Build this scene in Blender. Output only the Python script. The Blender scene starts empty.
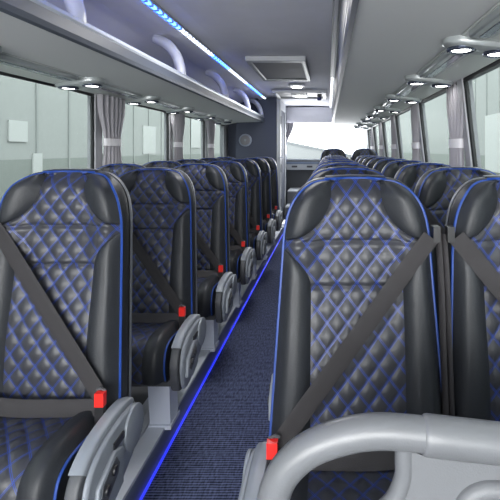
import bpy, math, random
from mathutils import Vector
random.seed(7)
S = bpy.context.scene
COL = S.collection
CZ = 1.36                       # eye height above the aisle

# ------------------------------------------------------------------ camera, sky, exposure
cam_d = bpy.data.cameras.new('camera'); cam = bpy.data.objects.new('camera', cam_d); COL.objects.link(cam)
cam.location = (0, 0, CZ); cam.rotation_euler = (math.pi/2, 0, 0)
cam_d.sensor_width = 36; cam_d.lens = 32.4
cam_d.shift_x = -78/500; cam_d.shift_y = -100/500
cam_d.clip_start = .02; cam_d.clip_end = 200
S.camera = cam
w = bpy.data.worlds.new('overcast_sky'); S.world = w; w.use_nodes = True
bg = w.node_tree.nodes['Background']; bg.inputs[0].default_value = (.93, .97, 1, 1); bg.inputs[1].default_value = 3.0
S.view_settings.view_transform = 'Standard'; S.view_settings.look = 'None'
S.view_settings.gamma = 1; S.view_settings.use_curve_mapping = False
S.view_settings.exposure = 1.27
def area(name, loc, rot, sx, sy, power, col=(1, 1, 1)):
    l = bpy.data.lights.new(name, 'AREA'); l.shape = 'RECTANGLE'; l.size = sx; l.size_y = sy; l.energy = power; l.color = col
    o = bpy.data.objects.new(name, l); COL.objects.link(o); o.location = loc; o.rotation_euler = rot; return o
area('windscreen_daylight', (-.45, -1.85, 1.45), (math.radians(113), 0, 0), 2.3, 1.25, 62, (1, .99, .97))
area('rear_window_daylight', (-.06, 9.04, 1.55), (math.radians(-96), 0, 0), 1.6, .62, 16, (.96, .98, 1))
for yy in (2.8, 6.05):  # soft fill lamps added to brighten the interior; the nearer one has no fitting
    area('added_ceiling_fill', (-.49, yy, 2.215), (0, 0, 0), .5, .5, 7, (1, .99, .97))
S.cycles.max_bounces = 10; S.cycles.diffuse_bounces = 6; S.cycles.transparent_max_bounces = 16
S.cycles.use_denoising = True
S.cycles.caustics_reflective = False; S.cycles.caustics_refractive = False

# ------------------------------------------------------------------ materials
def mat(name, col, rough=.5, metal=0, bump=None, spec=.5, emit=None, es=0, mottled=0, coat=0):
    m = bpy.data.materials.new(name); m.use_nodes = True
    nt = m.node_tree; N = nt.nodes; L = nt.links; b = N['Principled BSDF']
    b.inputs['Base Color'].default_value = (*col, 1); b.inputs['Roughness'].default_value = rough
    b.inputs['Metallic'].default_value = metal; b.inputs['Specular IOR Level'].default_value = spec
    b.inputs['Coat Weight'].default_value = coat
    if emit: b.inputs['Emission Color'].default_value = (*emit, 1); b.inputs['Emission Strength'].default_value = es
    tc = N.new('ShaderNodeTexCoord')
    if bump:
        n = N.new('ShaderNodeTexNoise'); n.inputs['Scale'].default_value = bump[0]; n.inputs['Detail'].default_value = 3
        L.new(tc.outputs['Object'], n.inputs['Vector'])
        bp = N.new('ShaderNodeBump'); bp.inputs['Strength'].default_value = bump[1]; bp.inputs['Distance'].default_value = .002
        L.new(n.outputs['Fac'], bp.inputs['Height']); L.new(bp.outputs['Normal'], b.inputs['Normal'])
    if mottled:
        n2 = N.new('ShaderNodeTexNoise'); n2.inputs['Scale'].default_value = 9; n2.inputs['Detail'].default_value = 4
        L.new(tc.outputs['Object'], n2.inputs['Vector'])
        mx = N.new('ShaderNodeMix'); mx.data_type = 'RGBA'
        mx.inputs[6].default_value = (*[c*(1-mottled) for c in col], 1); mx.inputs[7].default_value = (*[min(1, c*(1+mottled)) for c in col], 1)
        L.new(n2.outputs['Fac'], mx.inputs[0]); L.new(mx.outputs[2], b.inputs['Base Color'])
    return m

def mnode(N, L, op, a, b=None):
    n = N.new('ShaderNodeMath'); n.operation = op
    for i, v in enumerate((a, b)):
        if v is None: continue
        if isinstance(v, (int, float)): n.inputs[i].default_value = v
        else: L.new(v, n.inputs[i])
    return n.outputs[0]

PX, PZ = .0565, .071             # quilting: diamond width and height
def quilt_material():
    m = mat('quilted_leather', (.033, .034, .040), .40, spec=.35, bump=(260, .25))
    nt = m.node_tree; N = nt.nodes; L = nt.links; b = N['Principled BSDF']
    uv = N.new('ShaderNodeUVMap'); uv.uv_map = 'UVMap'
    sp = N.new('ShaderNodeSeparateXYZ'); L.new(uv.outputs[0], sp.inputs[0])
    p = mnode(N, L, 'DIVIDE', sp.outputs[0], PX); q = mnode(N, L, 'DIVIDE', sp.outputs[1], PZ)
    fac = None
    for op in ('ADD', 'SUBTRACT'):
        t = mnode(N, L, op, p, q)
        d = mnode(N, L, 'ABSOLUTE', mnode(N, L, 'SUBTRACT', mnode(N, L, 'FRACT', mnode(N, L, 'ADD', t, .5)), .5))   # distance in cells
        dd = mnode(N, L, 'ABSOLUTE', mnode(N, L, 'SUBTRACT', d, .043))
        f = mnode(N, L, 'LESS_THAN', dd, .016)
        fac = f if fac is None else mnode(N, L, 'MAXIMUM', fac, f)
    mx = N.new('ShaderNodeMix'); mx.data_type = 'RGBA'
    mx.inputs[6].default_value = (.033, .034, .040, 1); mx.inputs[7].default_value = (.018, .05, .28, 1)
    L.new(fac, mx.inputs[0]); L.new(mx.outputs[2], b.inputs['Base Color'])
    return m

def carpet_material():
    m = mat('ribbed_carpet', (.03, .04, .09), .95, spec=.1)
    nt = m.node_tree; N = nt.nodes; L = nt.links; b = N['Principled BSDF']
    tc = N.new('ShaderNodeTexCoord')
    mp = N.new('ShaderNodeMapping'); mp.inputs['Scale'].default_value = (110, 28, 1); L.new(tc.outputs['Object'], mp.inputs[0])
    n = N.new('ShaderNodeTexNoise'); n.inputs['Scale'].default_value = 1; n.inputs['Detail'].default_value = 4; L.new(mp.outputs[0], n.inputs['Vector'])
    wv = N.new('ShaderNodeTexWave'); wv.bands_direction = 'Y'; wv.inputs['Scale'].default_value = 22; wv.inputs['Distortion'].default_value = 1.2
    L.new(tc.outputs['Object'], wv.inputs['Vector'])
    s = mnode(N, L, 'ADD', mnode(N, L, 'MULTIPLY', n.outputs['Fac'], .7), mnode(N, L, 'MULTIPLY', wv.outputs['Fac'], .35))
    cr = N.new('ShaderNodeValToRGB'); cr.color_ramp.elements[0].position = .3; cr.color_ramp.elements[0].color = (.006, .008, .018, 1)
    cr.color_ramp.elements[1].position = .75; cr.color_ramp.elements[1].color = (.115, .135, .24, 1)
    L.new(s, cr.inputs[0]); L.new(cr.outputs[0], b.inputs['Base Color'])
    bp = N.new('ShaderNodeBump'); bp.inputs['Strength'].default_value = .8; bp.inputs['Distance'].default_value = .004
    L.new(s, bp.inputs['Height']); L.new(bp.outputs[0], b.inputs['Normal'])
    return m

def led_material(name='led_strip_light', only_white=False):
    m = mat(name, (.4, .4, .45), .4)
    nt = m.node_tree; N = nt.nodes; L = nt.links; b = N['Principled BSDF']
    tc = N.new('ShaderNodeTexCoord'); sp = N.new('ShaderNodeSeparateXYZ'); L.new(tc.outputs['Object'], sp.inputs[0])
    y = sp.outputs[1]
    dot = mnode(N, L, 'LESS_THAN', mnode(N, L, 'FRACT', mnode(N, L, 'DIVIDE', y, .085)), .55)
    def band(a, c): return mnode(N, L, 'MULTIPLY', mnode(N, L, 'GREATER_THAN', y, a), mnode(N, L, 'LESS_THAN', y, c))
    wht = mnode(N, L, 'MAXIMUM', band(3.15, 4.0), mnode(N, L, 'MAXIMUM', band(4.7, 5.7), band(7.0, 7.5)))
    mx = N.new('ShaderNodeMix'); mx.data_type = 'RGBA'; mx.inputs[6].default_value = (.03, .14, 1, 1); mx.inputs[7].default_value = (.75, .85, 1, 1)
    L.new(wht, mx.inputs[0]); L.new(mx.outputs[2], b.inputs['Emission Color'])
    st = mnode(N, L, 'ADD', mnode(N, L, 'MULTIPLY', dot, mnode(N, L, 'SUBTRACT', 7, mnode(N, L, 'MULTIPLY', wht, 4.5))), .25)
    if only_white: st = mnode(N, L, 'MULTIPLY', mnode(N, L, 'GREATER_THAN', y, 5.2), 1.6); b.inputs['Emission Color'].default_value = (.9, .95, 1, 1); N.remove(mx)
    L.new(st, b.inputs['Emission Strength'])
    return m

def glass_material(name, tint, refl=.008):
    m = bpy.data.materials.new(name); m.use_nodes = True; nt = m.node_tree; N = nt.nodes; L = nt.links
    N.remove(N['Principled BSDF']); out = N['Material Output']
    t = N.new('ShaderNodeBsdfTransparent'); t.inputs[0].default_value = (*tint, 1)
    g = N.new('ShaderNodeBsdfGlossy'); g.inputs['Roughness'].default_value = .02
    mx = N.new('ShaderNodeMixShader'); fr = N.new('ShaderNodeLayerWeight'); fr.inputs[0].default_value = .5
    L.new(mnode(N, L, 'MULTIPLY', mnode(N, L, 'POWER', fr.outputs['Facing'], 4), refl), mx.inputs[0]); L.new(t.outputs[0], mx.inputs[1]); L.new(g.outputs[0], mx.inputs[2]); L.new(mx.outputs[0], out.inputs[0])
    return m

def mesh_grille_material():
    m = mat('perforated_grille', (.35, .35, .38), .7, 0)
    nt = m.node_tree; N = nt.nodes; L = nt.links; b = N['Principled BSDF']
    tc = N.new('ShaderNodeTexCoord'); v = N.new('ShaderNodeTexVoronoi'); v.inputs['Scale'].default_value = 38; v.inputs['Randomness'].default_value = 0
    L.new(tc.outputs['Object'], v.inputs['Vector'])
    cr = N.new('ShaderNodeValToRGB'); cr.color_ramp.elements[0].position = .3; cr.color_ramp.elements[0].color = (.05, .05, .06, 1)
    cr.color_ramp.elements[1].position = .45; cr.color_ramp.elements[1].color = (.17, .17, .19, 1)
    L.new(v.outputs['Distance'], cr.inputs[0]); L.new(cr.outputs[0], b.inputs['Base Color'])
    return m

LEA = mat('black_leather', (.018, .020, .024), .50, spec=.4, bump=(180, .3))
QUI = quilt_material()
PIP = mat('blue_piping', (.008, .045, .24), .5)
SHELL = mat('grey_seat_shell', (.16, .17, .19), .45, bump=(300, .2))
PLAS = mat('dark_grey_plastic', (.06, .063, .07), .5, bump=(500, .3))
SILV = mat('silver_grey_plastic', (.21, .23, .26), .48, .1)
RAILM = mat('satin_rail', (.50, .52, .58), .42, .25)
LEGM = mat('leg_white_paint', (.50, .53, .62), .45)
BLK = mat('black_plastic', (.012, .012, .014), .4)
RED = mat('red_buckle', (.75, .02, .015), .35)
BELT = mat('seat_belt_webbing', (.028, .026, .028), .7, bump=(600, .4), spec=.3)
ALU = mat('brushed_aluminium', (.50, .53, .60), .3, .75)
ALUD = mat('anodised_edge', (.20, .23, .30), .35, .6)
CARP = carpet_material()
DFLR = mat('dark_rubber_floor', (.035, .035, .04), .6, mottled=.3)
CEIL = mat('ceiling_fabric', (.80, .80, .85), .85, bump=(60, .15), mottled=.04)
RACKU = mat('rack_underside', (.76, .77, .77), .7, bump=(200, .15))
RACKS = mat('rack_lip_silver', (.50, .54, .62), .4, .2)
RACKD = mat('rack_lip_dark', (.085, .10, .135), .5, 0)
FASC = mat('dark_glossy_fascia', (.05, .06, .09), .42, .0)
RACKB = mat('rack_back', (.30, .30, .40), .7)
BRK = mat('bracket_paint', (.55, .57, .68), .35)
WALL = mat('wall_trim_grey', (.28, .29, .31), .7, bump=(120, .2))
PANL = mat('lamp_panel', (.68, .71, .69), .45)
POD = mat('lamp_pod', (.40, .43, .44), .3, .3)
CHR = mat('dark_chrome_ring', (.16, .18, .25), .15, .9)
LAMP = mat('reading_lamp_glow', (1, 1, 1), .4, emit=(1, 1, .97), es=7)
SEAL = mat('black_rubber_seal', (.01, .012, .013), .5)
PILL = mat('pillar_grey', (.40, .40, .43), .6)
CURT = mat('curtain_cloth', (.40, .385, .42), .85, bump=(400, .3))
TIE = mat('curtain_tie', (.80, .78, .82), .8)
GRAB = mat('grey_powder_coat', (.118, .123, .132), .38, bump=(350, .12))
PANEL = mat('barrier_panel_grey', (.118, .123, .132), .5, bump=(420, .2))
PART = mat('partition_dark_cloth', (.06, .07, .105), .8, bump=(300, .3))
WHT = mat('white_trim', (.48, .50, .53), .45)
DARKP = mat('rear_panel_charcoal', (.07, .075, .085), .7)
GRIL = mesh_grille_material()
LED = led_material(); LEDR = led_material('led_strip_half_lit', True)
FLED = mat('floor_led_blue', (.1, .1, .3), .4, emit=(.015, .03, 1), es=.5)
GLS = glass_material('tinted_side_glass', (.68, .705, .695))
GLR = glass_material('rear_glass', (.95, .96, .96))
HALLU = mat('hall_cladding_light', (.29, .305, .295), .85, mottled=.05)
HALLD = mat('hall_cladding_grey', (.20, .22, .205), .85, mottled=.08)
HALLW = mat('hall_translucent_panel', (.38, .395, .385), .6, emit=(.95, 1, .98), es=.03)
GROUND = mat('concrete_ground', (.35, .35, .34), .9, mottled=.1)

# ------------------------------------------------------------------ helpers
class MB:
    def __init__(s): s.v = []; s.f = []; s.uv = []
    def add(s, vs, fs, uvs=None):
        o = len(s.v); s.v += [tuple(p) for p in vs]; s.f += [tuple(i+o for i in f) for f in fs]
        s.uv += uvs if uvs else [(0, 0)]*len(vs)
    def box(s, x0, x1, y0, y1, z0, z1):
        s.add([(x, y, z) for z in (z0, z1) for y in (y0, y1) for x in (x0, x1)],
              [(0, 2, 3, 1), (4, 5, 7, 6), (0, 1, 5, 4), (2, 6, 7, 3), (0, 4, 6, 2), (1, 3, 7, 5)])
        return s
    def grid(s, rows, uvs=None):
        n = len(rows[0]); fs = []
        for i in range(len(rows)-1):
            for j in range(n-1):
                a = i*n+j; fs.append((a, a+1, a+n+1, a+n))
        s.add([p for r in rows for p in r], fs, [u for r in uvs for u in r] if uvs else None)
        return s
    def prism_x(s, prof, x0, x1, bev=0.0, n=3):
        """closed (y,z) profile extruded along x, edges rounded by bev"""
        cy = sum(p[0] for p in prof)/len(prof); cz = sum(p[1] for p in prof)/len(prof)
        ext = max(max(abs(p[0]-cy), abs(p[1]-cz)) for p in prof)
        rings = []
        sg = 1 if x1 > x0 else -1
        if bev:
            for k in range(n+1):
                a = k/n*math.pi/2; rings.append((x0+sg*bev*(1-math.sin(a)), 1-bev/ext*(1-math.cos(math.pi/2-a)) if 0 else 1-(bev/ext)*(1-math.sin(a))))
            rings = []
            for k in range(n+1):
                a = k/n*math.pi/2
                rings.append((x0+sg*bev*(1-math.cos(a)), 1-(bev/ext)*(1-math.sin(a))))
            for k in range(n+1):
                a = (1-k/n)*math.pi/2
                rings.append((x1-sg*bev*(1-math.cos(a)), 1-(bev/ext)*(1-math.sin(a))))
        else: rings = [(x0, 1), (x1, 1)]
        m = len(prof); vs = []; fs = []
        for x, k in rings: vs += [(x, cy+(p[0]-cy)*k, cz+(p[1]-cz)*k) for p in prof]
        for i in range(len(rings)-1):
            for j in range(m): fs.append((i*m+j, i*m+(j+1) % m, (i+1)*m+(j+1) % m, (i+1)*m+j))
        fs.append(tuple(range(m))[::-1]); fs.append(tuple((len(rings)-1)*m+j for j in range(m)))
        s.add(vs, fs); return s
    def prism_y(s, prof, y0, y1):
        m = len(prof)
        s.add([(x, y0, z) for x, z in prof]+[(x, y1, z) for x, z in prof],
              [(j, (j+1) % m, m+(j+1) % m, m+j) for j in range(m)]+[tuple(range(m))[::-1], tuple(range(m, 2*m))]); return s
    def tube(s, pts, r, n=12, closed=False, flat=None, up=None):
        """tube along points; r number or list; flat=(a,b) gives an elliptical section"""
        pts = [Vector(p) for p in pts]; N = len(pts); rs = r if isinstance(r, list) else [r]*N
        vs = []; fs = []; ref = Vector(up) if up else None; prev = None
        for i, p in enumerate(pts):
            if closed: t = pts[(i+1) % N]-pts[i-1]
            else: t = pts[min(i+1, N-1)]-pts[max(i-1, 0)]
            t.normalize()
            if prev is None:
                a = ref if ref else (Vector((0, 0, 1)) if abs(t.z) < .9 else Vector((1, 0, 0)))
                u = (a-t*a.dot(t)).normalized()
            else:
                a = ref if ref else prev
                u = (a-t*a.dot(t)).normalized()
            prev = u; v = t.cross(u)
            fa, fb = flat if flat else (1, 1)
            for k in range(n):
                an = 2*math.pi*k/n; vs.append(tuple(p+u*math.cos(an)*rs[i]*fa+v*math.sin(an)*rs[i]*fb))
        M = N if closed else N-1
        for i in range(M):
            i2 = (i+1) % N
            for k in range(n): fs.append((i*n+k, i*n+(k+1) % n, i2*n+(k+1) % n, i2*n+k))
        if not closed: fs.append(tuple(range(n))[::-1]); fs.append(tuple((N-1)*n+k for k in range(n)))
        s.add(vs, fs); return s
    def disc(s, c, r, axis, h, n=24, bev=.3, flat=(1, 1)):
        """short rounded cylinder: centre c, radius r, along axis vector, height h"""
        ax = Vector(axis).normalized(); a = Vector((0, 0, 1)) if abs(ax.z) < .9 else Vector((0, 1, 0))
        u = (a-ax*a.dot(ax)).normalized(); v = ax.cross(u); c = Vector(c)
        prof = [(1, 0), (1, 1-bev), (1-bev*.3*h/r, 1-bev*.3), (1-bev*h/r, 1)]
        vs = []
        for k, hh in prof:
            for j in range(n):
                an = 2*math.pi*j/n; vs.append(tuple(c+ax*h*hh+u*math.cos(an)*r*k*flat[0]+v*math.sin(an)*r*k*flat[1]))
        fs = [(i*n+j, i*n+(j+1) % n, (i+1)*n+(j+1) % n, (i+1)*n+j) for i in range(3) for j in range(n)]
        fs += [tuple(range(n))[::-1], tuple(3*n+j for j in range(n))]
        s.add(vs, fs); return s
    def mesh(s, name, m, smooth=True, sharp=None):
        me = bpy.data.meshes.new(name); me.from_pydata(s.v, [], s.f)
        ul = me.uv_layers.new(name='UVMap'); 
        for lp in me.loops: ul.data[lp.index].uv = s.uv[lp.vertex_index]
        me.materials.append(m)
        import bmesh
        b = bmesh.new(); b.from_mesh(me); bmesh.ops.recalc_face_normals(b, faces=b.faces)
        for f in b.faces: f.smooth = smooth
        if smooth:
            lim = math.radians(sharp or 40)
            for e in b.edges:
                if len(e.link_faces) == 2 and e.calc_face_angle(0) > lim: e.smooth = False
        b.to_mesh(me); b.free(); return me
    def build(s, name, m, parent=None, smooth=True, label=None, sharp=None, bevel=0):
        return obj(name, s.mesh(name, m, smooth, sharp), parent, label, bevel)

def obj(name, me, parent=None, label=None, bevel=0):
    o = bpy.data.objects.new(name, me); COL.objects.link(o)
    if parent: o.parent = parent
    if label: o['label'] = label
    if bevel:
        md = o.modifiers.new('bevel', 'BEVEL'); md.width = bevel; md.segments = 3; md.limit_method = 'ANGLE'
        md.harden_normals = False
        for p in me.polygons: p.use_smooth = True
    return o
def tag(o, label=None, cat=None, group=None, kind=None):
    if label: o['label'] = label
    if cat: o['category'] = cat
    if group: o['group'] = group
    if kind: o['kind'] = kind
    return o
def thing(name, loc, label, cat, group=None):
    o = bpy.data.objects.new(name, None); o.empty_display_size = .1; COL.objects.link(o); o.location = loc
    return tag(o, label, cat, group)
def copy_tree(o, parent=None):
    c = o.copy(); COL.objects.link(c)
    if parent: c.parent = parent
    for ch in [k for k in list(COL.objects) if k.parent == o]: copy_tree(ch, c)
    return c
def cat_rom(P, n=8, closed=False):
    P = [Vector(p) for p in P]; N = len(P); out = []
    for i in range(N if closed else N-1):
        if closed: a, b, c, d = P[i-1], P[i], P[(i+1) % N], P[(i+2) % N]
        else: a, b, c, d = P[max(i-1, 0)], P[i], P[i+1], P[min(i+2, N-1)]
        for k in range(n):
            t = k/n; out.append(.5*((2*b)+(c-a)*t+(2*a-5*b+4*c-d)*t*t+(3*b-a-3*c+d)*t**3))
    if not closed: out.append(P[-1])
    return out
def sm(a, b, x):
    t = max(0, min(1, (x-a)/(b-a))); return t*t*(3-2*t)

# ------------------------------------------------------------------ the bus body (the setting)
XL, XR = -1.72, .87             # inner wall faces at floor height
Y0, Y1 = -1.9, 9.1
ZP = .14                        # seat platform height
def struct(name, mb, m, smooth=False, bevel=0):
    o = mb.build(name, m, None, smooth, bevel=bevel); o['kind'] = 'structure'; return o
struct('floor', MB().box(-.742, -.218, Y0, 7.95, -.05, 0), CARP)
struct('floor_platform_left', MB().box(XL-.05, -.885, Y0, 9.1, -.05, ZP), DFLR)
struct('floor_platform_right', MB().box(-.075, XR+.05, Y0, 9.1, -.05, ZP), DFLR)
# edge rails with blue light
for sx, x in ((1, -.742), (-1, -.218)):
    r = thing('floor_edge_rail', (x, 0, 0), ('ribbed aluminium edge rail with blue light along the left side of the aisle' if sx > 0 else
              'aluminium edge rail with blue light under the seats right of the aisle'), 'edge rail', 'aisle edge rails')
    b = MB()
    for x0, x1, z in ((-.142, -.100, .145), (-.092, -.052, .152), (-.044, .030, .152)):
        b.box(min(sx*x0, sx*x1), max(sx*x0, sx*x1), Y0, 7.4, .137, z)
    b.box(min(-sx*.142, sx*.004), max(-sx*.142, sx*.004), Y0, 7.4, .001, .139)
    b.build('rail', RAILM, r, False)
    MB().box(min(sx*.0045, sx*.012), max(sx*.0045, sx*.012), Y0, 7.4, .001, .128).build('fascia', ALUD, r, False)
    MB().box(min(sx*.0125, sx*.021), max(sx*.0125, sx*.021), Y0, 7.38, .003, .009).build('light_strip', FLED, r, False)
# ceiling
c = MB()
prof = [(-1.03, 2.225), (-.9, 2.235), (-.49, 2.245), (-.08, 2.235), (.05, 2.225)]
c.prism_y(prof+[(.05, 2.29), (-1.03, 2.29)], Y0, Y1)
c.prism_y([(-1.03, 2.225), (-1.10, 2.225), (-1.29, 2.195), (-1.45, 2.13), (-1.78, 1.98), (-1.78, 2.29), (-1.03, 2.29)], Y0, Y1)
c.prism_y([(.05, 2.225), (.12, 2.225), (.31, 2.195), (.47, 2.13), (.90, 1.98), (.90, 2.29), (.05, 2.29)], Y0, Y1)
struct('ceiling', c, CEIL)
# side walls with window openings
ZW0, ZW1 = 1.00, 1.775
LP = [-1.5, .2, 1.75, 3.31, 4.86, 6.28, 7.50]          # window posts, left
RP = [-1.5, 0, 1.3, 2.6, 3.88, 5.25, 6.55, 7.85, 9.0]
for sname, x, posts, sg in (('left', XL, LP, -1), ('right', XR, RP, 1)):
    lean = .0 if sg < 0 else .09
    xt = x-sg*lean
    b = MB()
    b.prism_y([(x, -.05), (x, ZW0-.02), (x+sg*.07, ZW0-.02), (x+sg*.07, -.05)], Y0, Y1)
    b.prism_y([(xt, ZW1), (xt, 2.29), (xt+sg*.08, 2.29), (xt+sg*.08, ZW1)], Y0, Y1)
    if sg < 0: b.box(XL-.07, XL, 7.45, Y1, ZW0-.02, ZW1)
    struct('wall_'+sname, b, WALL)
    for i in range(len(posts)):
        y = posts[i]
        p = MB(); w0 = .05; y += .05
        p.add([(x-sg*.01, y-w0, ZW0-.05), (x+sg*.05, y-w0, ZW0-.05), (x+sg*.05, y+w0, ZW0-.05), (x-sg*.01, y+w0, ZW0-.05),
               (xt-sg*.01, y-w0, ZW1+.01), (xt+sg*.05, y-w0, ZW1+.01), (xt+sg*.05, y+w0, ZW1+.01), (xt-sg*.01, y+w0, ZW1+.01)],
              [(0, 1, 2, 3), (4, 5, 6, 7), (0, 1, 5, 4), (1, 2, 6, 5), (2, 3, 7, 6), (3, 0, 4, 7)])
        o = p.build('trim_%d' % (i+1 if sg < 0 else i+20), PILL, None, False); o['kind'] = 'structure'
        if i < len(posts)-1:
            ya, yb = y+w0, posts[i+1]
            g = MB()
            g.add([(x+sg*.02, ya, ZW0-.03), (x+sg*.02, yb, ZW0-.03), (xt+sg*.02, yb, ZW1+.01), (xt+sg*.02, ya, ZW1+.01),
                   (x+sg*.026, ya, ZW0-.03), (x+sg*.026, yb, ZW0-.03), (xt+sg*.026, yb, ZW1+.01), (xt+sg*.026, ya, ZW1+.01)],
                  [(0, 1, 2, 3), (7, 6, 5, 4), (0, 4, 5, 1), (2, 6, 7, 3), (1, 5, 6, 2), (0, 3, 7, 4)])
            o = g.build('window_%d' % (i+1 if sg < 0 else i+20), GLS, None, False); o['kind'] = 'structure'
            f = MB(); e = .022
            def q(yy, z): t = (z-ZW0)/(ZW1-ZW0); return (x+(xt-x)*t+sg*.012, yy, z)
            ring = cat_rom([q(ya+e*.4, ZW0+.06), q(ya+e*.4, ZW1-.07), q(ya+.07, ZW1-.008), q(yb-.07, ZW1-.008), q(yb-e*.4, ZW1-.07), q(yb-e*.4, ZW0+.06), q(yb-.07, ZW0-.01), q(ya+.07, ZW0-.01)], 6, True)
            ring = [Vector((p.x, p.y, max(min(p.z, ZW1-.004), ZW0-.02))) for p in ring]
            f.tube(ring, .014, 6, True)
            f.build('seal', SEAL, o, False)
# front end with windscreen opening behind the viewer
b = MB(); b.box(XL-.05, XR+.05, Y0-.05, Y0, -.05, .75); b.box(XL-.05, XR+.05, Y0-.05, Y0, 2.1, 2.29)
struct('wall_front', b, WALL)
struct('window_50', MB().box(XL, XR, Y0-.035, Y0-.03, .75, 2.1), GLR)
# rear wall, window, shelf, steps
b = MB()
b.box(XL-.05, XR+.05, Y1, Y1+.06, -.05, 1.17); b.box(XL-.05, XR+.05, Y1, Y1+.06, 1.90, 2.29)
b.box(XL-.05, -.92, Y1, Y1+.06, 1.17, 1.90); b.box(.80, XR+.05, Y1, Y1+.06, 1.17, 1.90)
struct('wall_rear', b, DARKP)
struct('window_60', MB().box(-.92, .80, Y1+.02, Y1+.026, 1.17, 1.90), GLR)
b = MB(); b.box(-.92, .80, Y1-.12, Y1-.002, 1.90, 2.22)
struct('trim_61', b, CEIL, bevel=.015)
b = MB(); b.box(-.95, -.90, Y1-.06, Y1-.001, .9, 1.90); b.box(-.92, .80, Y1-.02, Y1-.001, 1.155, 1.185)
struct('trim_62', b, WHT)
t = thing('rear_ledge', (0, Y1, 1.0), 'white ledge with dark latches under the bright rear window', 'ledge')
MB().box(-.90, .80, -.16, -.004, -.035, .11).build('ledge_panel', WHT, t, bevel=.01)
MB().box(-.90, .80, -.175, -.158, .08, .125).build('edge_strip', mat('edge_strip_blue', (.10, .14, .22), .4), t, bevel=.004)
for x in (-.72, -.42):
    MB().box(x, x+.11, -.185, -.161, .015, .05).build('latch', DARKP, t, bevel=.008)
for i, (ya, yb, z) in enumerate(((8.0, 8.45, .36), (8.45, 9.1, .60))):
    t = thing('rear_step', (-.40, ya, 0), ('lower grey step with white nosing at the rear end of the aisle', 'upper grey step with white nosing below the rear window')[i], 'step', 'steps at the rear of the aisle')
    MB().box(-.42 if 0 else -.36, .31, 0, yb-ya-.002, .001, z-.03).build('riser', mat('step_grey', (.13, .135, .15), .7), t)
    MB().box(-.36, .31, -.015, yb-ya-.002, z-.03, z).build('nosing', WHT, t, bevel=.006)
# restroom partition
b = MB(); b.box(-1.52, -.83, 7.42, 7.5, ZP+.002, 2.235); b.box(-.90, -.83, 7.5, 9.09, ZP+.002, 2.235); b.box(XL+.002, -1.52, 7.75, 7.83, ZP+.002, 2.235); b.box(-1.52, -1.46, 7.5, 7.83, ZP+.002, 2.235)
struct('wall_partition', b, PART)
t = thing('restroom_door_frame', (-.80, 7.5, 0), 'white door frame with a small handle on the restroom partition', 'door frame')
MB().box(-.045, .018, -.10, .03, 0.145, 2.21).build('post', WHT, t, bevel=.008)
MB().box(-.028, .012, .85, .93, 0.145, 2.21).build('post', WHT, t, bevel=.008)
MB().box(-.026, -.006, .03, .85, 0.145, 2.05).build('door_panel', PART, t)
MB().box(-.028, .004, .03, .85, 2.05, 2.21).build('top_rail', WHT, t, bevel=.005)
for z in (1.92, 1.12, .55): MB().box(.0185, .024, -.05, -.03, z-.13, z).build('hinge', DARKP, t)
MB().tube([(-.01, -.104, 1.24), (-.01, -.135, 1.24), (.04, -.138, 1.24), (.075, -.13, 1.24)], .009, 8).build('handle', ALU, t, label='small silver lever handle')
t = thing('wall_speaker', (-1.36, 7.42, 1.52), 'round grey speaker on the dark restroom partition', 'speaker')
MB().disc((0, 0, 0), .105, (0, -1, 0), .03, 32).build('rim', mat('speaker_rim', (.22, .25, .32), .4, .3), t)
MB().disc((0, -.0305, 0), .082, (0, -1, 0), .012, 32).build('grille', GRIL, t)
MB().disc((0, -.043, 0), .02, (0, -1, 0), .006, 16).build('centre_cap', SILV, t)
# rear curtain
def curtain(name, x, ya, yb, z0, z1, tie, label, group, sg, along='y'):
    t = thing(name, (x, (ya+yb)/2, 0), label, 'curtain', group)
    cy = (ya+yb)/2; rows = []; n = 60
    for i in range(41):
        z = z0+(z1-z0)*i/40
        d = abs(z-tie); k = .62+.38*sm(0, .28, d)
        if z < tie: k = .62+.22*sm(0, .3, d)
        row = []
        for j in range(n+1):
            s = j/n; yy = (s-.5)*(yb-ya)*k
            ph = s*math.pi*2*5.5
            xx = -sg*(.030+.018*math.sin(ph+.6*math.sin(z*6))*(.6+.4*k))-sg*.012*math.sin(s*math.pi)
            row.append((xx, yy, z) if along == 'y' else (yy, xx, z))
        rows.append(row)
    # back layer gives the cloth thickness
    back = [[(p[0]+sg*.006, p[1], p[2]) if along == 'y' else (p[0], p[1]+sg*.006, p[2]) for p in r] for r in rows]
    m = MB(); m.grid(rows); m.grid(back)
    m.build('cloth', CURT, t, sharp=80)
    w0 = (yb-ya)*.62/2+.006
    ring = [(math.cos(a)*.034-sg*.034, math.sin(a)*w0, 0) for a in [k/24*2*math.pi for k in range(24)]]
    if along != 'y': ring = [(p[1], p[0], 0) for p in ring]
    b = MB(); h = .028
    b.grid([[(p[0], p[1], tie+zz) for p in ring+ring[:1]] for zz in (-h, -h*.5, 0, h*.5, h)])
    b.build('tie_band', TIE, t, sharp=80)
    return t
for i, y in enumerate((1.75, 3.31, 4.86, 6.28)):
    curtain('curtain', XL-.0, y+.01, y+.41, ZW0-.03, ZW1+.0, 1.42,
            'tied grey window curtain on the left wall, ' + ['outside the picture beside the nearest seats', 'nearest the camera', 'second from the camera', 'farthest back before the partition'][i],
            'tied grey window curtains', -1)
for i, y in enumerate((1.3, 2.6, 3.88, 5.25, 6.55, 7.85)):
    curtain('curtain', XR-.040, y+.01, y+.38, ZW0-.03, ZW1+.0, 1.40,
            'tied grey window curtain on the right wall, ' + ['beside the front seats', 'nearest the camera in view', 'second one back from the camera', 'third one back from the camera', 'fourth one back from the camera', 'close to the rear window'][i],
            'tied grey window curtains', 1)
curtain('curtain', -.80, -.0, .0001, 1.2, 1.9, 1.3, 'x', 'x', 1) if False else None
b = MB()
rows = []
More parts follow.
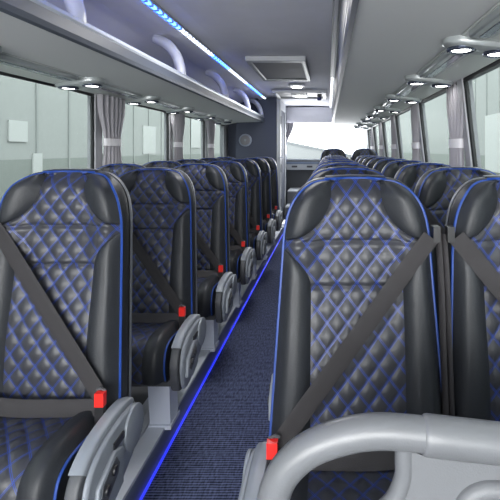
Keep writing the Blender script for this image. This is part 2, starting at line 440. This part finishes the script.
for i in range(25):
    z = 1.25+.65*i/24; k = .05+.17*sm(1.35, 1.9, z)
    rows.append([(-.90+k*s/24, 8.93+.012*math.sin(s/24*math.pi*9), z) for s in range(25)])
b.grid(rows); b.grid([[(p[0], p[1]+.005, p[2]) for p in r] for r in rows])
tag(b.build('rear_curtain', CURT, None, sharp=80), 'dark grey curtain gathered at the left of the rear window', 'curtain')

# ------------------------------------------------------------------ outside: hall walls, ground, far roof
struct('ground', MB().box(-60, 60, -40, 90, -1.3, -1.25), GROUND)
def hall(x, sg, label):
    t = thing('workshop_wall', (x, 3, -1.25), label, 'building', 'workshop walls outside')
    MB().box(0 if sg > 0 else -.2, .2 if sg > 0 else 0, -9, 60 if sg > 0 else 26, 0, 2.45).build('lower_wall', HALLD, t)
    MB().box(0 if sg > 0 else -.2, .2 if sg > 0 else 0, -9, 60 if sg > 0 else 26, 2.45, 5.6).build('upper_wall', HALLU, t)
    b = MB()
    for k in range(24): b.box(-sg*.02 if sg > 0 else 0, 0 if sg > 0 else .02, -9+k, -8.95+k, 0, 5.6)
    b.build('seam', mat('cladding_seam', (.25, .265, .257), .85), t)
    return t
hl = hall(-5.2, -1, 'pale workshop wall with light panels seen through the left windows')
hr = hall(4.6, 1, 'pale workshop wall with doors seen through the right windows')
for y, z, a, h in ((6.6, 2.95, .22, .3), (2.2, 3.55, .35, .5), (6.0, 2.45, .3, .3), (3.7, 3.3, .4, .4), (7.3, 2.75, .45, .35), (9.9, 2.5, .7, .6), (12.6, 2.5, .9, .8), (4.6, 3.9, .5, .4), (17., 2.7, 1.2, 1.1), (7.9, 2.05, .25, .5)):
    MB().box(.001, .03, y-3, y-3+a, z, z+h).build('light_panel', HALLW, hl)
for y, z, a, h in ((2.9, 1.6, .9, 1.5), (5.0, 2.2, 1.4, 1.6), (8.2, 2.0, 1.6, 1.7), (11.5, 2.0, 1.6, 1.6)):
    MB().box(-.03, -.021, y-3, y-3+a, z, z+h).build('light_panel', HALLW, hr)
for y in (4.2, 7.0, 10.3):
    MB().box(-.05, -.021, y-3, y-3+.7, 0, 2.3).build('door_leaf', mat('door_beige', (.15, .15, .13), .7), hr, bevel=.01)
t = thing('far_shed', (-2, 34, -1.25), 'faint pale shed in the glare behind the rear window', 'building')
MB().prism_y([(-9, 0), (6, 0), (6, 1.6), (-3.4, 3.5), (-9, 2.9)], 0, 8).build('shed_body', mat('far_shed_grey', (.21, .22, .22), .9), t)
MB().prism_y([(-9, 2.91), (-3.4, 3.51), (6, 1.61), (6, 1.8), (-3.4, 3.75), (-9, 3.1)], -.02, 8.2).build('roof', mat('far_roof', (.15, .16, .165), .9), t)

# ------------------------------------------------------------------ luggage racks
def rack(sg, yend, label):
    """sg -1 left, +1 right; cross-section mirrored about x = -.49"""
    def X(x): return x if sg < 0 else -.98-x
    t = thing('luggage_rack', (X(-1.4), 0, 1.8), label, 'luggage rack', 'overhead luggage racks')
    ox, oz = X(-1.4), 1.8
    def P(pr): return [(X(x)-ox, z-oz) for x, z in pr]
    xw = -1.715 if sg < 0 else -1.755
    MB().prism_y(P([(-1.075, 1.825), (-1.50, 1.812), (-1.50, 1.832), (-1.075, 1.845)]), Y0+.01, yend).build('underside_panel', RACKU, t, False)
    MB().prism_y(P([(-1.505, 1.808), (-1.62, 1.785), (xw, 1.772), (xw, 1.80), (-1.62, 1.83), (-1.505, 1.832)]), Y0+.01, yend).build('lamp_panel', PANL, t, False)
    MB().prism_y(P([(-1.085, 1.846), (xw, 1.846), (xw, 1.86), (-1.085, 1.86)]), Y0+.01, yend).build('shelf', RACKB, t, False)
    MB().prism_y(P([(-1.40, 1.861), (xw, 1.861), (xw, 1.99), (-1.60, 2.03), (-1.47, 2.11), (-1.46, 2.09), (-1.56, 2.01), (-1.60, 1.93)][0:0]+[(-1.50, 1.861), (xw, 1.861), (xw, 1.99), (-1.50, 2.085)]), Y0+.01, yend).build('back_panel', RACKB, t, False)
    MB().prism_y(P([(-1.055, 1.820), (-1.075, 1.815), (-1.082, 1.86), (-1.072, 1.888), (-1.052, 1.888), (-1.048, 1.84)]), Y0+.01, yend+.005).build('lower_lip', RACKD if sg < 0 else FASC, t, label='dark lower edge of the rack', smooth=False)
    MB().prism_y(P([(-1.054, 1.889), (-1.085, 1.889), (-1.09, 1.905), (-1.075, 1.922), (-1.056, 1.918), (-1.050, 1.90)]), Y0+.01, yend+.005).build('upper_lip', RACKS if sg < 0 else FASC, t, label='silver upper edge of the rack' if sg < 0 else None, smooth=False)
    if sg > 0: MB().prism_y(P([(-1.060, 1.923), (-1.075, 1.923), (-1.070, 2.222), (-1.056, 2.222)]), Y0+.01, yend).build('front_panel', FASC, t, False, label='dark glossy front panel')
    for y in (.55, 1.95, 3.33, 4.75, 6.13, 7.35):
        if sg > 0: break
        if y > yend: continue
        pts = cat_rom([(X(-1.085)-ox, y, 1.90-oz), (X(-1.092)-ox, y, 1.96-oz), (X(-1.125)-ox, y, 2.06-oz), (X(-1.19)-ox, y, 2.14-oz), (X(-1.275)-ox, y, 2.188-oz)], 6)
        MB().tube(pts, [.042+.012*(i/len(pts)) for i in range(len(pts))], 14, flat=(1.0, .8), up=(0, 1, 0)).build('bracket', BRK, t, label='pale curved bracket')
    return t
rack(-1, 7.415, 'open grey luggage rack with curved brackets above the left windows')
rack(1, 8.95, 'closed grey luggage rack with dark glossy front above the right windows')
for sg in (-1, 1):
    x = -1.03 if sg < 0 else .05
    t = thing('led_light_strip', (x, 0, 2.2), 'blue and white dotted LED strip along the left ceiling edge' if sg < 0 else 'LED strip along the right ceiling edge, lit white only at the rear', 'light strip', 'ceiling LED strips')
    ye = 7.4 if sg < 0 else 8.95
    MB().box(-.022, .022, 0, ye, .005, .0245).build('channel', ALU if sg < 0 else FASC, t, False)
    MB().box(-.010, .010, 0, ye-.02, -.004, .005).build('diodes', LED if sg < 0 else LEDR, t, False)
    MB().prism_y([(-sg*-.023, .0), (sg*.10, -.012), (sg*.10, -.002), (sg*.023, .02)], 0, ye).build('cove_trim', CEIL if sg < 0 else RACKD, t, False)

# reading-lamp pods
def pod(sg, y, label):
    def X(x): return x if sg < 0 else -.98-x
    cx = X(-1.575)+(.025 if sg > 0 else 0)
    t = thing('reading_light_panel', (cx, y, 1.79), label, 'reading light', 'reading light panels under the racks')
    tilt = .10*(-sg)
    b = MB(); pr = []
    n = 40; vs = []
    for k, (r, h) in enumerate(((1, .03), (1, .0), (1.0, -.012), (.93, -.022), (.78, -.026), (0.01, -.028))):
        for j in range(n):
            a = 2*math.pi*j/n
            ca, sa = math.cos(a), math.sin(a)
            x = (abs(ca)**.75)*(1 if ca > 0 else -1)*.150*r; yy = (abs(sa)**.9)*(1 if sa > 0 else -1)*.085*r
            vs.append((x, yy, h+x*tilt))
    fs = [(i*n+j, i*n+(j+1) % n, (i+1)*n+(j+1) % n, (i+1)*n+j) for i in range(5) for j in range(n)]
    b.add(vs, fs); b.build('housing', POD, t)
    for xx in (-.075, .075):
        z = -.0275+xx*tilt
        b = MB(); b.tube([(xx+math.cos(a)*.052, math.sin(a)*.050, z) for a in [k/24*2*math.pi for k in range(24)]], .009, 8, True)
        r = b.build('lamp_ring', CHR, t)
        MB().disc((xx, 0, z+.008), .040, (0, 0, -1), .012, 24).build('lamp', LAMP, r)
    return t
for i, y in enumerate((1.0, 1.94, 2.86, 3.82, 4.8, 5.75, 6.7)):
    pod(-1, y, 'oval reading light panel under the left rack, ' + ['out of view at the front', 'beside the near corner of the nearest window', 'by the nearest curtain', 'third in view from the camera', 'fourth in view from the camera', 'fifth in view from the camera', 'last before the partition'][i])
for i, y in enumerate((.95, 1.84, 2.76, 3.70, 4.66, 5.6, 6.55, 7.5, 8.4)):
    pod(1, y, 'oval reading light panel under the right rack, ' + ['at the very front', 'largest one in view', 'second in view from the camera', 'third in view from the camera', 'fourth in view from the camera', 'fifth in view from the camera', 'sixth in view from the camera', 'seventh in view from the camera', 'nearest the rear window'][i])
# groove panels between right pods
for sg in (-1, 1):
  for k, y in enumerate((1.47, 2.4, 3.34, 4.31, 5.27, 6.22)):
    def X(x): return x if sg < 0 else -.98-x
    t = thing('lamp_panel_recess', (X(-1.56), y-(.1 if sg > 0 else 0), 1.795), 'narrow silver recess strip between reading lights on the ' + ('left' if sg < 0 else 'right') + ' side, ' + ['nearest', 'second', 'third', 'fourth', 'fifth', 'sixth'][k] + ' from the camera', 'trim strip', 'recess strips between reading lights')
    b = MB(); b.box(-.05, .05, -.33, .33, -.014, .02)
    b.build('strip', POD, t, bevel=.01)
    MB().box(-.018, .018, -.31, .31, -.0165, -.0135).build('groove', CHR, t, bevel=.001)

# ------------------------------------------------------------------ ceiling hatches and lamp
t = thing('air_return_hatch', (-.49, 4.8, 2.24), 'large white framed ceiling vent with perforated grille', 'ceiling vent')
b = MB()
zt, zb = -.002, -.055
x1, y1 = .285, .62
b.box(-x1, x1, -y1, -y1+.09, zb, zt); b.box(-x1, x1, y1-.09, y1, zb, zt); b.box(-x1, -x1+.05, -y1+.09, y1-.09, zb, zt); b.box(x1-.05, x1, -y1+.09, y1-.09, zb, zt)
b.build('frame', WHT, t, bevel=.012)
MB().box(-x1+.05, x1-.05, -y1+.09, y1-.09, -.040, -.030).build('grille', GRIL, t)
t = thing('ceiling_lamp', (-.42, 6.05, 2.24), 'small oval ceiling lamp between the two roof hatches', 'ceiling lamp')
MB().disc((0, 0, 0), .11, (0, 0, -1), .03, 32, flat=(.7, 1)).build('rim', WHT, t)
MB().disc((0, 0, -.031), .07, (0, 0, -1), .012, 32, flat=(.7, 1)).build('diffuser', LAMP, t)
t = thing('roof_escape_hatch', (-.42, 6.95, 2.24), 'white framed roof escape hatch with dark knob near the rear', 'roof hatch')
b = MB(); x1, y1 = .40, .42
b.box(-x1, x1, -y1, -y1+.07, -.05, zt); b.box(-x1, x1, y1-.07, y1, -.05, zt); b.box(-x1, -x1+.06, -y1+.07, y1-.07, -.05, zt); b.box(x1-.06, x1, -y1+.07, y1-.07, -.05, zt)
b.build('frame', WHT, t, bevel=.012)
MB().box(-x1+.06, x1-.06, -y1+.07, y1-.07, -.025, -.015).build('hatch_panel', SHELL, t)
MB().box(-.14, .10, -.2, .2, -.05, -.026).build('cover_box', WHT, t, bevel=.01)
MB().disc((.0, -.0, -.051), .07, (0, 0, -1), .01, 24).build('round_lens', LAMP, t)
MB().box(.26, .33, -.3, -.1, -.09, -.051).build('latch', BLK, t, bevel=.01)
MB().disc((.29, -.2, -.0905), .032, (0, 0, -1), .05, 20).build('knob', mat('dark_blue_knob', (.02, .03, .12), .3), t, label='dark blue round knob')

# ------------------------------------------------------------------ seats
ZB, ZT = .36, 1.145
def wid(z):
    zz = min(z, 1.02); wv = .2435-(zz-ZB)*.056
    if z > .970:
        s = min(1, (z-.970)/.170); wv -= .122*(1-(1-s**2.2)**(1/2.2))
    return wv
def Yf(x, z):
    wv = wid(z); e = min(1, abs(x)/wv)
    y = (z-.80)*.15
    y -= .022*math.exp(-((z-.60)/.16)**2)*(1-e*e)
    y -= .027*sm(.40, .78, e); y += .022*sm(.84, 1, e)
    y -= .012*math.exp(-((z-1.06)/.08)**2)
    y += .030*sm(1.085, 1.145, z)**1.5
    y += .02*sm(.42, .36, z)
    return y
def bnd(z):
    wv = wid(z)
    if z >= 1.121: return min(.072, wv)
    if z >= .972:
        s = min(1, max(0, 1.121-z)/.149); return .072+(wv-.072)*(1-math.sqrt(max(0, 1-s*s)))
    if z > .948: return wv
    s = (.948-z)/.12
    if s < 1: return .130+(wv-.130)*(1-s)**2.4
    return .130
def qpuff(u, v, amt=.0075):
    p, q = u/PX, v/PZ
    a = abs(math.sin(math.pi*(p+q)))*abs(math.sin(math.pi*(p-q)))
    return amt*a**.55
def zrows(z0, z1, n):
    out = [z0+(z1-z0)*i/n for i in range(n+1)]
    return out
def panel(zs, fl, fr, nx, amt, quilt=False, rowfade=True):
    rows, uvs = [], []
    n = len(zs)-1
    for i, z in enumerate(zs):
        a, b_ = fl(z), fr(z); row = []; ur = []
        t = i/n
        for j in range(nx+1):
            s = j/nx; x = a+(b_-a)*s
            k = (1-abs(2*s-1)**8) if quilt else (1-abs(2*s-1)**3.2)
            kt = (1-abs(2*t-1)**10) if not quilt else 1
            y = Yf(x, z)-amt*k*kt
            if quilt:
                y -= qpuff(x, z)*k
                for zs_ in (.967, .842): y += .007*math.exp(-((z-zs_)/.006)**2)
                if z > 1.10: y += .008*sm(1.12, 1.145, z)
            row.append((x, y, z)); ur.append((x, z))
        rows.append(row); uvs.append(ur)
    return rows, uvs
M = {}
# backrest parts
r, u = panel(zrows(ZB+.03, ZT, 150), lambda z: -bnd(z), lambda z: bnd(z), 64, .006, True)
M['quilt_back'] = MB().grid(r, u).mesh('quilted_panel', QUI)
def top_spaced(z0, z1, n): return [z0+(z1-z0)*math.sin(i/n*math.pi/2) for i in range(n+1)]
for sx in (1, -1):
    r, u = panel(top_spaced(.9725, ZT, 34), lambda z: sx*bnd(z), lambda z: sx*wid(z), 16, .011)
    M['wing', sx] = MB().grid(r, u).mesh('headrest_wing', LEA)
    r, u = panel(zrows(ZB+.02, .9475, 50), lambda z: sx*bnd(z), lambda z: sx*wid(z), 14, .016)
    M['bol', sx] = MB().grid(r, u).mesh('side_bolster', LEA)
# outline
def outline(n=40, off=0.0):
    L_ = []
    for z in zrows(ZB, .970, n): L_.append((-wid(z)-off, z))
    for i in range(1, 25):
        z = .970+.170*math.sin(i/24*math.pi/2); L_.append((-wid(z)-off*.8, z+off*i/24))
    top = [(x, ZT-.001+off+.004*(1-(x/.1)**2)) for x in [-.09+.18*k/12 for k in range(13)]]
    R = [(-x, z) for x, z in reversed(L_)]
    return L_+top+R
OL = outline()
M['pipe'] = MB().tube([(x, Yf(x, min(z, ZT))-.001, z) for x, z in OL], .0042, 6).mesh('piping', PIP)
def ring(off, dy, zsq=1):
    o = outline(off=off)
    return [(x, Yf(x, min(z, ZT))*0+(z-.80)*.15+dy, z) for x, z in o]
sd = MB()
front = [(x, Yf(x, min(z, ZT))+.0005, z) for x, z in OL]
sd.grid([front, ring(.006, .018), ring(.007, .032), ring(.003, .045)])
M['side'] = sd.mesh('backrest_side', LEA, sharp=60)
sh = MB(); rr = [ring(.006, .046), ring(.008, .060), ring(.000, .078), ring(-.03, .088)]
sh.grid(rr)
n_ = len(rr[0]); half = n_//2
# close the back of the shell by joining left and right outline points
last = rr[-1]; rows = []
for i in range(half+1):
    a, b_ = last[i], last[n_-1-i]
    rows.append([(a[0]+(b_[0]-a[0])*k/8, a[1]+.012*math.sin(k/8*math.pi), a[2]) for k in range(9)])
sh.grid(rows)
a = rr[0]; sh.add([a[0], rr[-1][0], rr[-1][-1], a[-1]], [(0, 1, 2, 3)])
M['shell'] = sh.mesh('back_shell', SHELL, sharp=50)

# cushion
CP = cat_rom([(0, -.02, .400), (0, -.09, .403), (0, -.18, .410), (0, -.26, .416), (0, -.32, .410), (0, -.36, .388), (0, -.38, .345), (0, -.382, .29), (0, -.37, .245)], 12)
AL = [0]
for i in range(1, len(CP)): AL.append(AL[-1]+(CP[i]-CP[i-1]).length)
TOT = AL[-1]
def cpt(x, i, out=0):
    p = CP[i]; t = CP[min(i+1, len(CP)-1)]-CP[max(i-1, 0)]; t.normalize(); nrm = Vector((0, t.z, -t.y))
    if nrm.z < 0 and nrm.y > 0: nrm = -nrm
    e = abs(x)/.218
    h = .013*sm(.45, .8, e)-.030*sm(.82, 1, e)**1.5+out
    fade = sm(0, .06, AL[i])
    q = p+nrm*(h*fade if h > 0 else h)
    return (x, q.y, q.z)
def cush(x0, x1, nx, amt, quilt):
    rows, uvs = [], []
    for i in range(len(CP)):
        row, ur = [], []
        t = i/(len(CP)-1)
        for j in range(nx+1):
            s = j/nx; x = x0+(x1-x0)*s
            k = (1-abs(2*s-1)**(8 if quilt else 3.2))
            o_ = amt*k*(1-abs(2*t-1)**12)+(qpuff(x, AL[i], .006)*k if quilt else 0)
            row.append(cpt(x, i, o_)); ur.append((x, AL[i]))
        rows.append(row); uvs.append(ur)
    return rows, uvs
r, u = cush(-.13, .13, 44, .004, True)
M['quilt_cush'] = MB().grid(r, u).mesh('quilted_panel', QUI)
for sx in (1, -1):
    r, u = cush(sx*.13, sx*.216, 12, .009, False)
    M['cbol', sx] = MB().grid(r, u).mesh('cushion_bolster', LEA)
    M['cpipe', sx] = MB().tube([Vector(cpt(sx*.216, i, .001)) for i in range(len(CP))], .0045, 6).mesh('piping', PIP)
cb = MB()
edge = [cpt(.216, i) for i in range(len(CP))]
prof = [(p[1], p[2]-.001) for p in edge]+[(-.34, .232), (-.02, .232)]
cb.prism_x(prof, -.217, .217)
M['cbody'] = cb.mesh('cushion_body', LEA, sharp=50)
M['pan'] = MB().box(-.225, .225, -.32, .05, .205, .231).mesh('seat_pan', PLAS)
lg = MB()
lg.prism_y([(.125, .02), (.215, .02), (.21, .204), (.115, .204)], -.29, -.19)
lg.box(.12, .22, -.30, -.18, .001, .02)
M['leg'] = lg.mesh('leg', LEGM, False)
lgm = MB(); lgm.prism_y([(-.12, .02), (-.215, .02), (-.21, .204), (-.115, .204)], -.29, -.19); lgm.box(-.22, -.12, -.30, -.18, .001, .02)
M['legm'] = lgm.mesh('leg', LEGM, False)

def strap(A, B, width, lift, n=24, sag=0, clampf=True):
    """flat belt from A to B (x,z), lying over the backrest"""
    A = Vector(A); B = Vector(B); d = (B-A).normalized(); nx = Vector((-d.y, d.x)); rows = []
    F, K = [], []
    for i in range(n+1):
        t = i/n; c = A+(B-A)*t
        ys = []
        for s in (-1, 0, 1):
            p = c+nx*s*width/2; pz = max(min(p.y, 1.13), .40)
            ys.append(Yf(max(-wid(pz), min(wid(pz), p.x)), pz))
        y = min(ys)-lift(t)
        rows.append((c, y))
    ysm = [sum(rows[k][1] for k in range(max(0, i-3), min(n, i+3)+1))/len(range(max(0, i-3), min(n, i+3)+1)) for i in range(n+1)]
    front, back = [], []
    y0_, y1_ = rows[0][1], rows[-1][1]
    lin = [y0_+(y1_-y0_)*k/n for k in range(n+1)]
    mxd = [min(lin[k], rows[k][1]+lift(k/n)-.006) for k in range(n+1)]
    ysm = [sum(mxd[max(0, k-3):k+4])/len(mxd[max(0, k-3):k+4]) for k in range(n+1)]
    rows = [(r_[0], mxd[k]) for k, r_ in enumerate(rows)]
    for i in range(n+1):
        c = rows[i][0]; y = min(ysm[i], rows[i][1])
        fr, bk = [], []
        for s in (-1, -.8, -.4, 0, .4, .8, 1):
            p = c+nx*s*width/2
            fr.append((p.x, y-.0012+(.0012 if abs(s) == 1 else 0), p.y)); bk.append((p.x, y+.0012-(.0012 if abs(s) == 1 else 0), p.y))
        front.append(fr); back.append(bk)
    m = MB(); m.grid(front); m.grid(back); return m

def rbox(cx, cy, cz, hx, hy, hz):
    return MB().box(cx-hx, cx+hx, cy-hy, cy+hy, cz-hz, cz+hz)
for bx in (1, -1):          # bx: side of the buckle
    M['belt', bx] = strap((-bx*.208, .985), (bx*.212, .462), .050, lambda t: .014+.028*t).mesh('shoulder_belt', BELT, sharp=70)
    lp = MB(); P = cat_rom([(-bx*.238, -.05, .43), (-bx*.18, -.115, .442), (-bx*.05, -.135, .438), (bx*.08, -.13, .434), (bx*.205, -.125, .434)], 8)
    lp.grid([[(p.x, p.y+dy, p.z+dz) for p in P] for dy, dz in ((.014, .019), (.003, .008), (-.006, -.007), (-.020, -.016))])
    lp.grid([[(p.x, p.y+dy+.002, p.z+dz) for p in P] for dy, dz in ((.014, .019), (.003, .008), (-.006, -.007), (-.020, -.016))])
    M['lap', bx] = lp.mesh('lap_belt', BELT, sharp=70)
    M['bk', bx] = rbox(bx*.222, -.150, .415, .013, .009, .042).mesh('buckle', BLK)
    M['bkr', bx] = rbox(bx*.222, -.150, .474, .0135, .010, .020).mesh('release_button', RED)
    M['tongue', bx] = MB().tube([(bx*.205, -.138, .496), (bx*.219, -.141, .502), (bx*.232, -.138, .493)], .004, 6).mesh('tongue', PLAS)
    g = rbox(-bx*.224, .000, .992, .010, .018, .022)
    M['guide', bx] = g.mesh('belt_guide', BLK)
    vs = MB(); X = -bx*.2405
    X = -bx*.236
    pts = [(X, .012, .99), (X, -.022, .85), (X, -.05, .65), (X, -.075, .45), (X, -.07, .30)]
    pts = cat_rom(pts, 6); wv = .008
    vs.grid([[(p.x-wv, p.y+.012, p.z), (p.x-wv*.6, p.y-.008, p.z), (p.x+wv*.6, p.y-.010, p.z), (p.x+wv, p.y+.010, p.z)] for p in pts])
    M['vstrap', bx] = vs.mesh('hanging_belt', BELT, sharp=70)

AZ = 0.0
def smooth_prof(P, n=5): return [(p.x, p.y) for p in cat_rom([(a_, b_, 0) for a_, b_ in P], n, True)]
ARM = [(-.345, .20), (-.375, .30), (-.352, .372), (-.29, .412), (-.2, .428), (-.09, .428), (-.025, .40), (-.010, .34), (-.05, .285), (-.15, .235), (-.26, .193)]
for sx in (1, -1):
    X = lambda x: sx*x
    full = smooth_prof(ARM)
    M['rim', sx] = MB().prism_x(full, X(.238), X(.274), .008).mesh('arm_cover', PLAS, sharp=55)
    topb = sorted([p for p in full if (p[1] > .375 and p[0] < -.04)], key=lambda p: p[0])
    band = MB(); rows = []
    for y, z in topb:
        ny, nz = (y+.19), (z-.25); l = math.hypot(ny, nz); ny, nz = ny/l, nz/l
        rows.append([(X(.236), y, z), (X(.238), y+ny*.006, z+nz*.006), (X(.255), y+ny*.008, z+nz*.008), (X(.272), y+ny*.006, z+nz*.006), (X(.277), y, z), (X(.277), y-ny*.02, z-nz*.02)])
    band.grid(rows); M['band', sx] = band.mesh('silver_band', SILV, sharp=60)
    shell = [(-.180+(y+.185)*.95, .311+(z-.315)*.95) for y, z in full]
    M['cover', sx] = MB().prism_x(shell, X(.274), X(.292), .012).mesh('side_panel', SILV, sharp=55)
    M['hub', sx] = MB().disc((X(.289), -.085, .352), .066, (sx, 0, 0), .011, 32).mesh('hinge_disc', SILV)
    M['ctl', sx] = MB().prism_x([(-.33, .25), (-.318, .325), (-.225, .368), (-.175, .350), (-.175, .245), (-.26, .222)], X(.291), X(.305), .005).mesh('control_block', SILV, sharp=55)
    M['ctlp', sx] = MB().prism_x([(-.312, .282), (-.300, .322), (-.225, .352), (-.205, .322), (-.215, .300), (-.285, .262)], X(.305), X(.3068)).mesh('button_plate', PLAS, False)
    for k, (yy, zz) in enumerate(((-.280, .297), (-.238, .322))):
        M['btn', sx, k] = MB().disc((X(.3068), yy, zz), .014, (sx, 0, 0), .006, 14).mesh('button', BLK)
    M['slot', sx] = rbox(X(.293), -.185, .372, .004, .030, .010).mesh('slot', BLK)

def make_seat(sx, aisle):
    """sx = direction of the aisle; aisle = seat next to the aisle"""
    bx = sx if aisle else -sx
    t = thing('coach_seat', (0, 0, 0), 'x', 'seat', 'quilted coach seats in rows')
    br = obj('backrest', M['side'], t)
    obj('quilted_panel', M['quilt_back'], br, 'diamond quilted leather with blue stitching')
    for s in (1, -1):
        obj('headrest_wing', M['wing', s], br); obj('side_bolster', M['bol', s], br)
    obj('piping', M['pipe'], br, 'blue piping')
    obj('back_shell', M['shell'], t, 'grey plastic shell')
    cu = obj('cushion', M['cbody'], t)
    obj('quilted_panel', M['quilt_cush'], cu, 'diamond quilted leather with blue stitching')
    for s in (1, -1): obj('cushion_bolster', M['cbol', s], cu); obj('piping', M['cpipe', s], cu, 'blue piping')
    obj('seat_pan', M['pan'], t)
    obj('leg', M['leg'], t); obj('leg', M['legm'], t)
    obj('shoulder_belt', M['belt', bx], t)
    obj('lap_belt', M['lap', bx], t)
    b = obj('buckle', M['bk', bx], t); obj('release_button', M['bkr', bx], b, 'red button'); obj('tongue', M['tongue', bx], b)
    obj('belt_guide', M['guide', bx], t); obj('hanging_belt', M['vstrap', bx], t)
    if aisle:
        a = obj('arm_cover', M['rim', sx], t); a.location.z = AZ
        obj('silver_band', M['band', sx], a); obj('side_panel', M['cover', sx], a); obj('hinge_disc', M['hub', sx], a)
        obj('control_block', M['ctl', sx], a); obj('button_plate', M['ctlp', sx], a); obj('slot', M['slot', sx], a)
        for k in (0, 1): obj('button', M['btn', sx, k], a)
    return t
ORD = ['front', 'second', 'third', 'fourth', 'fifth', 'sixth', 'seventh', 'eighth', 'ninth', 'last']
LX, LWX, RX, RWX = -.905, -1.418, .082, .570
LD, RD, PITCH, RPITCH = 1.50, 1.28, .76, .665
spots = {}
for k in range(7):
    spots[(1, True)] = spots.get((1, True), []) + [(LX, LD+PITCH*k, ZP, 'aisle seat of the %s row left of the aisle' % ORD[k])]
    if k >= 2: spots[(1, False)] = spots.get((1, False), []) + [(LWX, LD+PITCH*k, ZP, 'window seat of the %s row left of the aisle' % ORD[k])]
for k in range(10):
    zz = ZP+(.10 if k == 9 else 0)
    nm = ORD[k] if k < 9 else 'raised last'
    spots[(-1, True)] = spots.get((-1, True), []) + [(RX+(.008 if k else 0), RD+RPITCH*k, zz, 'aisle seat of the %s row right of the aisle' % nm)]
    spots[(-1, False)] = spots.get((-1, False), []) + [(RWX+(.026 if k else 0), RD+RPITCH*k, zz, 'window seat of the %s row right of the aisle' % nm)]
for (sx, aisle), lst in spots.items():
    p = make_seat(sx, aisle)
    for i, (x, y, z, lab) in enumerate(lst):
        o = p if i == 0 else copy_tree(p)
        o.location = (x, y, z); o.scale = (1, 1, ((.998 if (i == 0 and aisle) else .976) if sx > 0 else .99)); o['label'] = 'black quilted coach seat, ' + lab
b = MB().box(-.07, XR, 6.95, 7.6, ZP+.001, ZP+.10)
struct('floor_rear_platform', b, DFLR)

# ------------------------------------------------------------------ grab-rail barrier in the foreground
k_ = .6/450
def W(px, py, dy=0): return ((px-328)*k_, .6+dy, CZ-(py-150)*k_)
bar = thing('grab_rail_barrier', (.2, .6, ZP), 'grey grab rail barrier with solid panel in front of the right front seats', 'barrier')
def rel(p): return (p[0]-.2, p[1]-.6, p[2]-ZP)
pts = cat_rom([rel(W(*p)) for p in ((272, 1064), (272, 800), (272, 600), (272, 530), (274, 497), (285, 471), (308, 450), (340, 437), (378, 431), (424, 434))], 10)
MB().tube(pts, .0222, 18).build('rail', GRAB, bar)
pts = [rel(W(px, 434.5+(px-424)*.115)) for px in (422, 424, 427, 440, 480, 560, 640, 700, 760, 950)]
MB().tube(pts, [.0225, .0245]+[.0255]*8, 20).build('rail_sleeve', GRAB, bar)
pts = cat_rom([rel(W(*p)) for p in ((404, 440), (404, 458), (403, 478), (392, 502), (368, 520), (335, 530), (272, 533))], 8)
MB().tube(pts, .0125, 14).build('inner_tube', GRAB, bar)
pp = [rel(W(*p)) for p in ((404, 445), (424, 452), (500, 460), (950, 508), (950, 960), (274, 960), (274, 533), (335, 530), (368, 520), (392, 502), (402, 480))]
m = MB(); n = len(pp)
m.add([(p[0], -.009, p[2]) for p in pp]+[(p[0], .009, p[2]) for p in pp], [tuple(range(n)), tuple(range(n, 2*n))[::-1]]+[(i, (i+1) % n, n+(i+1) % n, n+i) for i in range(n)])
m.build('panel', PANEL, bar, False)
pts = cat_rom([rel(W(*p, dy=-.008)) for p in ((458, 700), (458, 560), (459, 515), (464, 496), (478, 486), (500, 485), (560, 490), (800, 515), (900, 530))], 8)
MB().tube(pts, .013, 12, flat=(1, 1)).build('moulding', PANEL, bar)
MB().disc((W(272, 0)[0]-.2, 0, .001), .045, (0, 0, 1), .012, 24).build('foot_flange', PLAS, bar)
